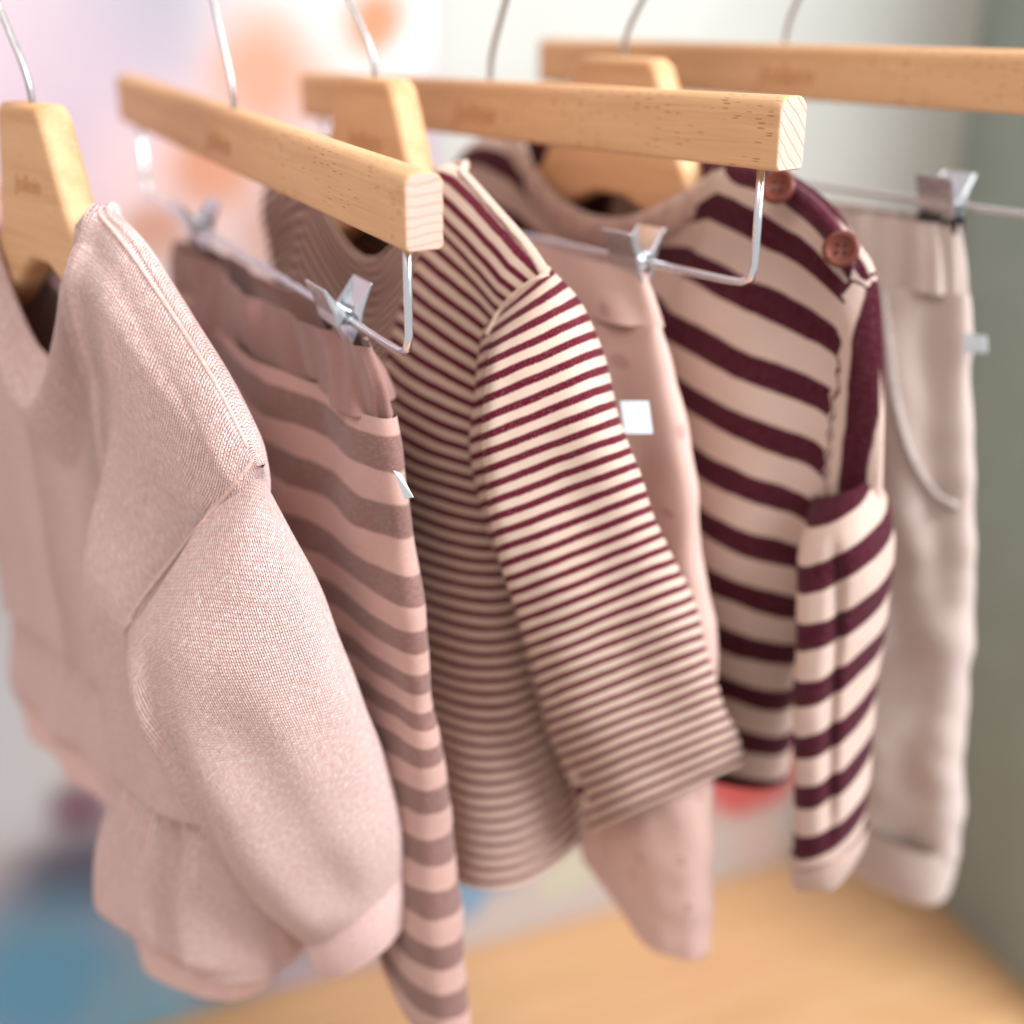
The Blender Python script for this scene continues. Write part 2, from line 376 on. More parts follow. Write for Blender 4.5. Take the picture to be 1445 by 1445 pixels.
def on_wall(u, v, b=0.0):                             # pixel -> (a, height) on the back wall
    r = ray(u, v); q = K0 + E2*b; z = (q @ E2)/(r[:2] @ E2); p = r*z
    return float((p[:2]-K0) @ E1), float(p[2])
def print_mat(name, base, blobs, b, k0=.25, k1=1.3):
    """soft printed picture: round patches of ink given in metres on the panel (object x, z)."""
    k = NT(name); tc = k.n('ShaderNodeTexCoord'); ob = tc.outputs['Object']; cur = s2l(base)
    warp = k.noise(ob, 9, 3, .5, 1)
    wv = k.n('ShaderNodeVectorMath', operation='MULTIPLY_ADD'); k.link(warp, wv.inputs[0]); wv.inputs[1].default_value = (.05, 0, .05); k.link(ob, wv.inputs[2])
    sep = k.n('ShaderNodeSeparateXYZ'); k.link(wv.outputs[0], sep.inputs[0])
    cb = k.n('ShaderNodeCombineXYZ'); k.link(sep.outputs[0], cb.inputs[0]); k.link(sep.outputs[2], cb.inputs[2])
    for (u, v, r, c) in blobs:
        a, h = on_wall(u, v, b); rm = r/F*.85
        d = k.n('ShaderNodeVectorMath', operation='DISTANCE'); k.link(cb.outputs[0], d.inputs[0]); d.inputs[1].default_value = (a+.025, 0, h+.025)
        c = tuple(x*.93 for x in c); cur = k.mix(k.ramp(d.outputs['Value'], rm*k0, rm*k1, 1, 0), cur, s2l(c))
    if isinstance(cur, tuple): cur = k.mix(0., cur, cur)
    k.link(cur, k.b.inputs['Base Color']); k.b.inputs['Roughness'].default_value = .75
    return k.m
def board(name, a0, a1, h0, h1, b, th, mat, label, cat, lean=0.0):
    bm = bmesh.new(); bmesh.ops.create_cube(bm, size=1)
    for v in bm.verts:
        v.co = ((a0+a1)/2+v.co.x*(a1-a0), v.co.y*th, (h0+h1)/2+v.co.z*(h1-h0))
    me = bpy.data.meshes.new(name); bm.to_mesh(me); bm.free()
    o = new_obj(name, me, None, mat); q = K0+E2*b
    o.location = (q[0], q[1], H); o.rotation_euler = (0, 0, math.atan2(E1[1], E1[0])); o['label'] = label; o['category'] = cat
    m = o.modifiers.new('edge', 'BEVEL'); m.width = .0008; m.segments = 2
    return o
aR = on_wall(612, 60, -.006)[0]
mural = [(60, 60, 190, (216, 192, 198)), (250, 60, 150, (178, 170, 178)), (150, 220, 150, (206, 182, 192)), (30, 300, 120, (214, 186, 196)),
         (450, 70, 150, (236, 214, 208)), (560, 10, 110, (240, 228, 222)), (380, 110, 80, (226, 158, 130)), (525, 22, 52, (204, 142, 104)),
         (270, 290, 130, (236, 204, 198)), (300, 235, 60, (214, 146, 112)), (225, 335, 45, (200, 124, 84)), (400, 330, 60, (204, 140, 98)),
         (480, 420, 200, (206, 170, 160)), (340, 560, 90, (190, 174, 156)), (150, 600, 260, (226, 214, 208)), (150, 900, 240, (232, 234, 238)), (20, 1060, 250, (232, 244, 255)), (170, 1010, 140, (246, 248, 252)),
         (110, 1140, 60, (150, 118, 138)), (110, 1240, 105, (100, 100, 122)), (300, 1230, 120, (120, 118, 134)), (60, 1385, 180, (108, 172, 208)), (210, 1440, 130, (134, 180, 200)),
         (330, 1360, 80, (120, 132, 136)), (450, 1290, 90, (150, 150, 140)), (560, 1220, 90, (176, 168, 160))]
board('printed_backdrop', -1.45, aR, FLOOR+.002, .5, -.006, .008, print_mat('backdrop_print', (182, 164, 172), mural, -.0105),
      'large printed panel with orange blossoms on lilac and blue, against the white wall', 'backdrop')
a0, a1 = on_wall(640, 1270, -.02)[0], on_wall(1118, 1150, -.02)[0]
low = [(930, 1190, 120, (206, 190, 180)), (700, 1215, 75, (128, 158, 176)), (640, 1270, 70, (130, 164, 190)), (805, 1240, 50, (206, 202, 178)), (835, 1140, 70, (206, 70, 70)), (760, 1110, 60, (204, 80, 80)), (1060, 1085, 110, (208, 92, 88)), (1075, 1190, 55, (214, 186, 174))]
board('printed_board', a0, a1, FLOOR+.001, FLOOR+.165, -.017, .006, print_mat('board_print', (190, 176, 168), low, -.02, .65, 1.15),
      'low printed board with red, cream and blue-grey patches at the foot of the wall', 'board')

RAIL_R = .008
def rail_h(x): return -.034+.055*(x+.17)+.0685
def rail_pt(x): return np.array([x, .51+.36*x, rail_h(x)])
# ------------------------------------------------------------------ hangers
def arc_hook(parent, base, swivel, rtop, mat, k=1.0):
    prof = [(0, -.012), (0, .004), (-.003, .013), (-.009, .023), (-.0155, .034), (-.0195, .046), (-.0195, .058), (-.0145, .069), (-.006, .076), (.004, .078), (.013, .074), (.0185, .065), (.020, .054)]
    dz = rtop+.0014 - (base[2]+.078); sw = math.radians(swivel)
    pts = []
    for i, (x, z) in enumerate(prof):
        z2 = z + (dz*smooth(0.0, .05, z) if z > 0 else 0)
        x = x*k
        pts.append((x*math.cos(sw), x*math.sin(sw), float(z2)))
    return wire('hook', pts, .00115, parent, mat, sides=12, sub=60)
def hanger_root(fr, label, group, tilt=0.0, cat='hanger', name='hanger'):
    return thing(name, label, cat, fr.O, (0, math.radians(tilt), math.radians(fr.deg-90)), group)
def letter(parent, x, z, size, y):
    cu = bpy.data.curves.new('lettering', 'FONT'); cu.body = 'Jollein'; cu.size = size; cu.shear = .35; cu.align_x = 'CENTER'; cu.extrude = .00006
    tmp = bpy.data.objects.new('tmp', cu); col.objects.link(tmp); dg = bpy.context.evaluated_depsgraph_get()
    me = bpy.data.meshes.new_from_object(tmp.evaluated_get(dg)); bpy.data.objects.remove(tmp)
    o = new_obj('lettering', me, parent); me.materials.clear(); me.materials.append(M['burn'])
    o.location = (x, y, z); o.rotation_euler = (math.pi/2, 0, 0); return o
BAR_L, BAR_H, BAR_T = .165, .0224, .0125
def bar_mesh():
    prof = []                                         # (y, z) rounded section, crowned top
    hw = BAR_T/2
    for (cy, cz, r, a0) in ((hw-.0042, -.0042, .0042, 0), (-hw+.0042, -.0042, .0042, 90), (-hw+.0016, -BAR_H+.0016, .0016, 180), (hw-.0016, -BAR_H+.0016, .0016, 270)):
        for t in range(6):
            a = math.radians(a0+90*t/5); prof.append((cy+r*math.cos(a), cz+r*math.sin(a)))
    n = len(prof); xs = [-BAR_L, -BAR_L+.0006, *np.linspace(-BAR_L+.004, BAR_L-.004, 12), BAR_L-.0006, BAR_L]
    V, fs = [], []
    for i, x in enumerate(xs):
        k = .93 if i in (0, len(xs)-1) else 1.0
        for y, z in prof: V.append((x, y*k, (z+BAR_H/2)*(.965 if k < 1 else 1)-BAR_H/2))
    for i in range(len(xs)-1):
        for j in range(n): fs.append((i*n+j, i*n+(j+1) % n, (i+1)*n+(j+1) % n, (i+1)*n+j))
    fs.append(tuple(range(n))); fs.append(tuple((len(xs)-1)*n+j for j in range(n))[::-1])
    me = mesh_from('bar', V, fs); bm = bmesh.new(); bm.from_mesh(me); bmesh.ops.recalc_face_normals(bm, faces=bm.faces)
    for f in bm.faces:
        if len(f.verts) > 4: f.smooth = False
    bm.to_mesh(me); bm.free(); return me
def plate(name, prof, x0, x1, th, parent, mat, ears=None):
    """bent sheet: polyline (y,z) swept along x, solidified; ears = (y,z) polygons closing both ends"""
    V, fs = [], []
    for x in (x0, x1):
        for y, z in prof: V.append((x, y, z))
    n = len(prof); fs = [(i, i+1, n+i+1, n+i) for i in range(n-1)]
    for poly in (ears or []):
        for x in (x0, x1):
            b = len(V); V += [(x, y, z) for y, z in poly]; fs.append(tuple(range(b, b+len(poly))))
    me = mesh_from(name, V, fs, smooth_sh=False); o = new_obj(name, me, parent, mat)
    s = o.modifiers.new('sheet', 'SOLIDIFY'); s.thickness = th; s.offset = 0
    b = o.modifiers.new('edge', 'BEVEL'); b.width = th*.35; b.segments = 2
    return o
def flange(pr, k):
    return [list(pr[2:])+[(y+k*(.0042-.0035*abs(i-1)), z) for i, (y, z) in enumerate(pr[2:])][::-1]]
def clip(parent, x, z, mat, pad=None):
    w = .0082; pr = [(-.0010, -.0125), (-.0014, -.010), (-.0052, -.002), (-.0062, .003), (-.0104, .0135)]
    c = plate('clip', pr, x-w, x+w, .0011, parent, mat, flange(pr, 1))
    pr2 = [(-y, z) for y, z in pr]
    plate('clip_jaw', pr2, x-w*.86, x+w*.86, .0011, c, mat, flange(pr2, -1))
    pts = [(x-.006+.012*t/70, .0031*math.cos(t*.75), .0005+.0031*math.sin(t*.75)) for t in range(71)]
    wire('spring', pts, .0005, c, mat, sides=6)
    if pad:
        for sgn in (-1, 1):
            bm = bmesh.new(); bmesh.ops.create_cube(bm, size=1)
            for v in bm.verts: v.co = (v.co.x*.0185, v.co.y*.0022+sgn*.0026, v.co.z*.008-.0095)
            bmesh.ops.bevel(bm, geom=bm.edges[:], offset=.0004, segments=2, affect='EDGES')
            me = bpy.data.meshes.new('clip_pad'); bm.to_mesh(me); bm.free(); pd = new_obj('clip_pad', me, c, pad); pd.location = (x, 0, 0)
    for o_ in (c,): o_.scale = (1, .86, .86)
    c.location = (0, 0, z)
    return c
def bar_hanger(fr, tilt, label, wmat, clips, rod, swivel, text_x, pad=None):
    t = hanger_root(fr, label, 'wooden clip hangers on the rail', tilt, name='clip_hanger')
    new_obj('bar', BAR_ME.copy(), t, wmat)
    arc_hook(t, fr.O, swivel, rail_h(fr.O[0])+RAIL_R, M['dsteel'])
    xe = .153; z1 = -BAR_H-rod
    pts = [(xe, 0, -.016), (xe, 0, z1+.007), (xe-.0015, 0, z1+.0022), (xe-.0055, 0, z1+.0004), (xe-.012, 0, z1), (0, 0, z1)]
    pts = pts+[(-x, y, z) for x, y, z in pts[::-1][1:]]
    wire('wire_rod', pts, .0014, t, M['steel'], sides=12)
    for x in clips: clip(t, x, z1, M['steel'], pad)
    letter(t, text_x, -.0165, .0125, -BAR_T/2-.0001)
    return t
BAR_ME = bar_mesh()
fA = Frame(-.17, .4375, -.033, 45)
fB = Frame(-.114, .48, -.0386, 30.6); fB.O = fB.O-fB.N*.006
fC = Frame(-.054, .4907, -.0275, 36)
fD = Frame(-.0138, .5138, -.0302, 35.9); fD.O = fD.O-fD.N*.006
fE = Frame(.047, .527, -.0215, 38)
fF = Frame(.116, .552, -.0173, 38); fF.O = fF.O-fF.N*.006
bar_hanger(fB, 1.95, 'beech bar hanger with bright clips holding the mauve and pink striped trousers', M['woodB'], (.099, -.066), .0355, 0, -.005)
bar_hanger(fD, -1.15, 'flecked beech bar hanger with wire rod holding the dotted rose trousers', M['woodD'], (.092, -.075), .0385, 180, -.004)
bar_hanger(fF, -.4, 'beech bar hanger with black padded clips holding the beige drawstring trousers', M['woodD'], (.088, -.075), .036, 170, .006, M['rubber'])
def shaped_hanger(fr, label, swivel, text, xs=1.0):
    t = hanger_root(fr, label, 'shaped wooden hangers on the rail', name='shaped_hanger')
    half = [(.020, 0), (.0245, -.0025), (.0285, -.010), (.037, -.030), (.047, -.047), (.062, -.056), (.085, -.066), (.104, -.076), (.113, -.084), (.114, -.092), (.106, -.0945),
            (.085, -.087), (.060, -.079), (.040, -.070), (.022, -.061), (.009, -.056)]
    half = [(x*xs, z) for x, z in half]; poly = half+[(-x, z) for x, z in half[::-1]]
    bm = bmesh.new(); vs = [bm.verts.new((x, -.0065, z)) for x, z in poly]; f = bm.faces.new(vs)
    r = bmesh.ops.extrude_face_region(bm, geom=[f]); bmesh.ops.translate(bm, verts=[v for v in r['geom'] if isinstance(v, bmesh.types.BMVert)], vec=(0, .013, 0))
    bmesh.ops.recalc_face_normals(bm, faces=bm.faces)
    ed = [e for e in bm.edges if abs(e.verts[0].co.y-e.verts[1].co.y) < 1e-6]
    bmesh.ops.bevel(bm, geom=ed, offset=.0030, segments=4, affect='EDGES', profile=.5)
    me = bpy.data.meshes.new('shoulder_bar'); bm.to_mesh(me); bm.free(); me.polygons.foreach_set('use_smooth', [len(p.vertices) < 8 for p in me.polygons])
    new_obj('shoulder_bar', me, t, M['woodS'])
    arc_hook(t, fr.O, swivel, rail_h(fr.O[0])+RAIL_R, M['dsteel'])
    letter(t, text[0], text[1], .0125*xs, -.0066)
    return t
shaped_hanger(fA, 'shaped beech hanger inside the plain pink knit top', 0, (.0, -.030), .68)
shaped_hanger(fC, 'shaped beech hanger inside the thin-striped burgundy and cream top', 15, (.0, -.027), .88)
shaped_hanger(fE, 'shaped beech hanger inside the wide-striped burgundy and taupe sweater', 190, (.0, -.03))
r = thing('clothes_rail', 'straight steel clothes rail from which the wooden hangers hang', 'clothes rail', rail_pt(0))
wire('rail', [rail_pt(x) for x in np.linspace(-.75, .33, 12)], RAIL_R, r, M['dsteel'], rail_pt(0), sides=20)

# ------------------------------------------------------------------ garments
def ring(uL, vL, zL, uR, vR, zR, th):
    L, R = W(uL, vL, zL), W(uR, vR, zR); return (L, R, th, -ray((uL+uR)/2, (vL+vR)/2))
def flat(rings, k=1.0, th=1.0):                       # turn the thickness of each ring towards the horizontal
    return [(L, R, t*th, b*np.array([1, 1, 1-k])) for L, R, t, b in rings]
def frings(fr, rows):                                 # rows: (h, s_far, s_near, n_centre, thick)
    return [(fr.pt(a, h, n), fr.pt(b, h, n), t, fr.N) for h, a, b, n, t in rows]

# --- A: plain pink knit top
def garment(name, fr, label, cat, low): return thing(name, label, cat, (fr.O[0], fr.O[1], low))
rA = (fA.O[0], fA.O[1], -.36); tA = garment('knit_top', fA, 'plain pale pink knit top with gathered peplum and long cuffed sleeve', 'top', -.36)
shA = spline([-.1, .0372, .0647, .0859, .108, .1285], [-.062, -.062, -.073, -.0905, -.1095, -.136])
HALF_A = .1285
def topA(c, dip):
    s = abs(c)*HALF_A
    if s >= .04: return float(shA(s))
    return float(shA(.04)) - dip*math.cos(s/.04*math.pi/2)**.8
nearA = spline([0, .12, .25, .38, .55, .75, 1], [.1285, .125, .108, .100, .100, .104, .108])
farA = lambda r: -float(nearA(r))
def nfA(s, r):
    base = .006+.018*math.exp(-(s/.06)**2)*(1-float(smooth(.05, .40, r)))
    lobe = .031*float(smooth(.030, .050, s))*float(smooth(.20, .62, r))
    shoulder = .012*float(smooth(.03, .07, s))*float(smooth(.0, .12, r))
    return ((base*float(.35+.65*smooth(0, .12, r)))**3+lobe**3+shoulder**3)**(1/3)
def nbA(s, r): return .006+.016*float(smooth(0, .5, r))
botA = lambda c: -.270-.011*float(smooth(-.2, .8, c))
bodice, _ = panel('bodice', fA, lambda c: topA(c, .062), lambda c: topA(c, .016), botA, nearA, farA, nfA, nbA, M['pink'], tA, rA, rows=110, cols=220, seed=2, hem=0, wr=.0012, neck=.31)
# peplum: gathered, falls from the bodice seam
def nfP(s, r):
    b = .006+.010*r
    lobe = (.023+.010*math.sin(min(1, r*1.25)*math.pi*.62))*float(smooth(.030-.01*r, .050, s))
    cr = math.sin(s*330+1.7*math.sin(s*70)); g = -.0075*(1-float(smooth(.05, .5, r)))*math.exp(-(cr/.42)**2)+.0025*(.25+.75*r)*math.sin(s*130+1.6+r*.5)
    g += -.010*math.exp(-((s-.079-.004*r)/.0055)**2)*float(smooth(.0, .2, r)*(1-.6*smooth(.6, 1, r)))
    return (b+lobe+g)*(1-.28*float(smooth(.8, 1.0, r)))
pep_b = lambda c: -.322-.039*float(smooth(-.05, .75, c))
panel('peplum', fA, lambda c: botA(c)+.001, lambda c: botA(c)+.001, pep_b, lambda r: .104+.004*math.sin(r*1.9), lambda r: -.108-.02*r, nfP, lambda s, r: .022+.012*r+.003*math.sin(s*230+2),
      M['pink'], tA, rA, rows=50, cols=260, seed=4, hem=.01, wr=.0008, close=4)
panel('hem_band', fA, lambda c: pep_b(c)+.005, lambda c: pep_b(c)+.005, lambda c: pep_b(c)-.023, lambda r: .100-.010*r, lambda r: -.122, lambda s, r: nfP(s, 1)-.0012-.002*r, lambda s, r: .028-.004*r,
      M['pinkrib'], tA, rA, rows=14, cols=260, seed=5, hem=.012, wr=.0004, close=4, lin=.008)
slA = [ring(180, 884, .412, 352, 618, .382, .010), ring(180, 920, .405, 376, 680, .374, .018), ring(205, 982, .407, 420, 788, .376, .024), ring(250, 1060, .417, 454, 884, .387, .026), ring(293, 1128, .428, 486, 970, .399, .027),
       ring(342, 1208, .445, 528, 1078, .418, .027), ring(388, 1272, .459, 564, 1170, .437, .026), ring(430, 1312, .470, 576, 1206, .447, .024)]
def ridgeA(th, t):                                    # drag creases running from the armpit and soft long folds
    a = .0035*np.exp(-((th-2.45-.9*t)/.16)**2)-.0030*np.exp(-((th-2.15-.9*t)/.2)**2)
    b = .0009*np.sin(6*th+3*t)*np.exp(-((th-1.5)/.9)**2)
    return a*float(smooth(.02, .2, t)*(1-smooth(.45, .8, t)))+b*float(smooth(.15, .5, t)*(1-smooth(.9, 1, t)))
sleeveA = tube('sleeve', flat(slA, .8, .84), M['pinkside'], tA, rA, rows=120, cols=140, folds=((2, .6, 2.0, .0020, .0, .9), (3, 2.0, -1.5, .0012, .1, 1.0)), wr=.0026, wsc=16, seed=6, hem=0, ex=2.2, ridge=ridgeA)
cuA = [ring(429, 1309, .470, 575, 1202, .447, .0232), ring(440, 1331, .473, 580, 1244, .452, .0245), ring(450, 1350, .476, 580, 1284, .458, .0225)]
tube('cuff', flat(cuA, .8, .86), M['pinkrib'], tA, rA, rows=16, cols=120, wr=.0006, seed=7, hem=.02, ex=2.2)
# seams
from mathutils.bvhtree import BVHTree
def surf(objs, roots, lift=0.0):                      # first point of the given cloth pieces seen along a pixel's ray
    tr = []
    for o, rt in zip(objs, roots):
        me = o.data; tr.append((BVHTree.FromPolygons([tuple(np.array(v.co)+np.array(rt)) for v in me.vertices], [tuple(f.vertices) for f in me.polygons])))
    def f(u, v):
        best = None; r = Vector(ray(u, v)).normalized()
        for t in tr:
            h = t.ray_cast(Vector((0, 0, 0)), r)
            if h[0] is not None and (best is None or h[3] < best): best = h[3]
        return None if best is None else np.array(r)*(best-lift)
    return f
def seam(name, objs, rt, knots, rad, lift, mat, parent, n=60):
    f = surf(objs, [rt]*len(objs), lift); sp = spline(np.arange(len(knots)), np.array(knots, float)); pts = []
    for x in np.linspace(0, len(knots)-1, n):
        q = f(*sp(x))
        if q is not None: pts.append(q)
    P2 = np.array(pts); sm = P2.copy()
    for _ in range(4): sm[1:-1] = (sm[:-2]+2*sm[1:-1]+sm[2:])/4
    return wire(name, list(sm), rad, parent, mat, rt, sides=8)
seam('armhole_seam', [bodice, sleeveA], rA, [(363, 641), (325, 692), (275, 752), (232, 806), (195, 855), (176, 892)], .0010, -.0005, M['pinkseam'], tA)
seam('shoulder_seam', [bodice], rA, [(140, 303), (178, 348), (222, 412), (268, 482), (310, 552), (350, 632)], .0009, -.0004, M['pinkseam'], tA)

# --- B: mauve and pink striped trousers
rB = (fB.O[0], fB.O[1], -.38); tB = garment('striped_trousers', fB, 'mauve and pink wide-striped knit trousers clipped to the bar hanger beside the pink top', 'trousers', -.38)
bw = [(-.106, -.098, .119, 0, .0085), (-.115, -.099, .128, 0, .0105), (-.127, -.100, .1335, 0, .0125)]
tube('waistband', frings(fB, bw), M['bband'], tB, rB, rows=24, cols=160, folds=((9, .3, 2, .0024, -.3, 1.4), (5, 1.3, -2, .0026, -.3, 1.4), (27, .4, 1, .0008, -.3, 1.4)), wr=.0008, seed=11, hem=0, top_in=.02)
bh = [(-.126, -.100, .1325, 0, .0125), (-.150, -.100, .1395, 0, .015), (-.19, -.085, .1465, .0, .017), (-.225, -.02, .1505, .0, .0165), (-.25, .045, .1540, 0, .0165), (-.29, .075, .1590, 0, .016), (-.335, .092, .1640, 0, .0145), (-.375, .105, .1690, .0, .012)]
legB = tube('leg', frings(fB, bh), M['bstripe'], tB, rB, rows=130, cols=160, folds=((5, .5, 2, .0030, -.2, .6), (9, 2.3, -2, .0016, -.2, .5), (3, .8, 2, .0018, .4, 1.3)), wr=.0026, seed=12, lift=lambda th: .016*np.exp(-((th-1.9)/.6)**2))
bl = [(-.205, .055, .1575, 0, .0145), (-.24, .062, .1620, 0, .0165), (-.29, .080, .1675, 0, .016), (-.335, .095, .1720, 0, .0145), (-.375, .108, .1760, .0, .012)]
bl2 = [(h, -.095+.2*0, .035-.02*i/4, 0, t) for i, (h, a, b, n, t) in enumerate(bl)]
tube('leg', frings(fB, bl2), M['bstripe'], tB, rB, rows=60, cols=90, folds=((2, .8, 3, .0016, 0, 1.2),), wr=.0015, seed=14, v0=.081)
def tag_piece(name, pts, parent, root, mat):          # small woven label: a thin bent quad with thickness
    pts = [np.asarray(p)-np.asarray(root) for p in pts]
    me = mesh_from(name, pts, [(0, 1, 2, 3)], smooth_sh=False); o = new_obj(name, me, parent, mat)
    s = o.modifiers.new('cloth', 'SOLIDIFY'); s.thickness = .0006
    return o
def px_quad(u, v, du, dv, z, lean=0.0): return [W(u-du+lean, v-dv, z), W(u+du+lean, v-dv, z), W(u+du-lean, v+dv, z), W(u-du-lean, v+dv, z)]
tag_piece('side_label', [W(556, 664, .372), W(566, 668, .372), W(584, 702, .368), W(572, 704, .370)], tB, rB, M['tag'])

# --- C: thin-striped burgundy and cream top
rC = (fC.O[0], fC.O[1], -.37); tC = garment('thin_striped_top', fC, 'burgundy and cream thin-striped top with short wide sleeve on a shaped wooden hanger', 'top', -.37)
shC = spline([0, .054, .0822, .1095, .12], [-.053, -.0545, -.0675, -.083, -.092])
def topC(c, dip):
    s = abs(c)*.113
    return float(shC(s)) - (dip*math.cos(s/.054*math.pi/2)**.8 if s < .054 else 0)
nearC = spline([0, .06, .18, .35, .6, 1], [.113, .108, .098, .094, .098, .106])
def nfC(s, r): return (.006+.028*float(smooth(0, .35, r)))*(1-.25*float(smooth(.02, -.08, s))) + .0025*math.sin(s*120+r*2)*r
botC = lambda c: -.352
bodyC, _ = panel('body', fC, lambda c: topC(c, .045), lambda c: topC(c, .012), botC, nearC, lambda r: -float(nearC(r)), nfC, lambda s, r: .008+.050*float(smooth(0, .6, r)), M['cstripe'], tC, rC,
      rows=120, cols=200, seed=21, close=5, hem=.015, neck=.48, vmap=lambda c, d, t, s: d-t-.053+(t+.053)*math.exp(-d/.08))
zC = .018
slC = [ring(698, 434, .440, 756, 366, .412, .003), ring(686, 462, .428, 778, 392, .399, .010), ring(676, 505, .424, 806, 440, .393, .020), ring(667, 600, .430, 842, 530, .395, .026), ring(680, 715, .440, 884, 640, .405, .027), ring(722, 835, .454, 927, 755, .420, .025),
       ring(752, 950, .470, 968, 866, .438, .022), ring(786, 1062, .488, 1008, 975, .458, .018), ring(834, 1171, .505, 1045, 1077, .480, .014)]
def ridgeC(th, t):                                    # soft crease down the front of the sleeve
    tc_ = 1.55+1.5*max(0, t-.12); lo = smooth(tc_, tc_+.38, th)*(1-smooth(2.55, 3.1, th))
    return (.0025*np.exp(-((th-tc_+.12)/.16)**2)-.015*lo)*float(smooth(.06, .2, t)*(1-smooth(.5, .8, t)))
sleeveC = tube('sleeve', slC, M['cstripe'], tC, rC, rows=130, cols=150, folds=((3, .5, 2.5, .0024, .2, 1.3), (5, 1.1, -3, .0012, .1, 1.3)), wr=.0030, wsc=20, seed=22, ridge=ridgeC, ex=2.1, v0=.0016)
def edge_band(name, src, cols, r0, r1, out, mat, parent):  # binding laid over the last rows of a sleeve
    me = src.data; V = [np.array(me.vertices[k].co)+np.array(me.vertices[k].normal)*out for k in range(r0*cols, r1*cols)]; n = r1-r0
    fs = [(i*cols+j, (i+1)*cols+j, (i+1)*cols+(j+1) % cols, i*cols+(j+1) % cols) for i in range(n-1) for j in range(cols)]
    return new_obj(name, mesh_from(name, V, fs), parent, mat)
edge_band('sleeve_hem', sleeveC, 150, 127, 133, .0005, M['cedge'], tC)
seam('armhole_seam', [bodyC, sleeveC], rC, [(774, 387), (748, 400), (722, 421), (702, 446), (688, 474)], .0012, -.0002, M['cedge'], tC, 30)

# --- D: rose dotted trousers
rD = (fD.O[0], fD.O[1], -.40); tD = garment('dotted_trousers', fD, 'rose pink trousers with small dark dots and a white square label, behind the thin-striped top', 'trousers', -.40)
dw = [(-.0925, -.085, .098, 0, .009), (-.102, -.086, .104, 0, .012), (-.112, -.086, .108, 0, .014)]
tube('waistband', frings(fD, dw), M['dpink'], tD, rD, rows=20, cols=140, folds=((9, .3, 2, .0012, -.3, 1.4),), wr=.0008, seed=31, hem=0, top_in=.02)
dh = [(-.111, -.086, .1075, 0, .014), (-.132, -.088, .117, 0, .019), (-.165, -.08, .129, 0, .022), (-.20, -.02, .135, 0, .022), (-.235, .035, .1395, 0, .021), (-.30, .058, .146, 0, .021), (-.345, .070, .151, .0, .02), (-.385, .088, .153, 0, .017)]
legD = tube('leg', frings(fD, dh), M['dpink'], tD, rD, rows=120, cols=150, folds=((6, .9, 2, .0030, -.2, .6), (10, .4, 1, .0012, -.2, .5), (3, .8, 1, .0028, .3, 1.3), (5, 2, 1, .0014, .3, 1.3)), wr=.003, seed=32, lift=lambda th: .024*np.exp(-((th-2.1)/.55)**2))
dl = [(-.185, .04, .1335, 0, .018), (-.23, .045, .1395, 0, .021), (-.30, .06, .146, 0, .021), (-.345, .070, .151, .0, .02), (-.385, .088, .153, 0, .017)]
tube('leg', frings(fD, [(h, a-.125, b-.125, n, t) for h, a, b, n, t in dl]), M['dpink'], tD, rD, rows=50, cols=80, folds=((2, .8, 3, .002, 0, 1.2),), wr=.002, seed=34, v0=.08)
tag_piece('square_label', px_quad(898, 589, 20, 23, .4215, -3), tD, rD, M['tag'])

# --- E: wide-striped sweater
rE = (fE.O[0], fE.O[1], -.36); tE = garment('wide_striped_sweater', fE, 'burgundy and taupe wide-striped sweater with buttoned shoulder and long sleeve', 'sweater', -.36)
shE = spline([0, .066, .099, .1254, .139, .1471, .151], [-.056, -.0575, -.0625, -.080, -.101, -.144, -.176])
HE = .151
def topE(c, dip):
    s = abs(c)*HE
    return float(shE(s)) - (dip*math.cos(s/.066*math.pi/2)**.7 if s < .066 else 0)
nearE = spline([0, .05, .2, .5, 1], [.151, .148, .131, .122, .120])
def nfE(s, r): return .007+.020*float(smooth(0, .3, r))+.004*math.sin(s*75+.5)*float(smooth(.1, .5, r))
def vE(c, d, t, s):                                   # stripes run level over the body and down along the dropped shoulder
    lvl = d-t-.056-.028*c+(t+.056)*math.exp(-d/.012)
    return .005+(.1405-abs(s)) if abs(s) > .1305 and t-d < -.092 and t-d > -.182 else lvl
panel('body', fE, lambda c: topE(c, .034), lambda c: topE(c, .010), lambda c: -.322, nearE, lambda r: -float(nearE(r)), nfE, lambda s, r: .006+.02*float(smooth(0, .3, r)), M['estripe'], tE, rE,
      rows=110, cols=200, seed=41, close=4, v0=.00675, neck=.44, vmap=vE)
def neck_pts(dip, n0, lift=0.0, a=.066):
    out = []
    for c in np.linspace(-1, 1, 40):
        s = c*a; out.append(fE.pt(s, topE(s/HE, dip)+lift, n0*(1-abs(c)**4)+.001))
    return out
def band(name, path, wdt, th, mat, parent, root, out):  # ribbed strip following a path
    V, fs = [], []; n = len(path); prof = [(-wdt, 0), (-wdt, th), (-wdt*.3, th*1.5), (0, th), (0, 0)]
    for p in path:
        for dz, dn in prof: V.append(np.asarray(p)+np.array([0, 0, dz])+out*dn-np.asarray(root))
    k = len(prof)
    for i in range(n-1):
        for j in range(k): fs.append((i*k+j, i*k+(j+1) % k, (i+1)*k+(j+1) % k, (i+1)*k+j))
    fs.append(tuple(range(k))[::-1]); fs.append(tuple((n-1)*k+j for j in range(k)))
    return new_obj(name, mesh_from(name, V, fs), parent, mat)
band('neckband', neck_pts(.034, .010, .004), .014, .003, M['etaupe'], tE, rE, fE.N)
band('back_neckband', neck_pts(.010, -.008, .004), .012, .003, M['eburg'], tE, rE, -fE.N)
plk = [fE.pt(s, float(shE(s))+.0012, .004) for s in np.linspace(.062, .130, 30)]
band('placket', plk, .012, .0024, M['eburg'], tE, rE, fE.N)
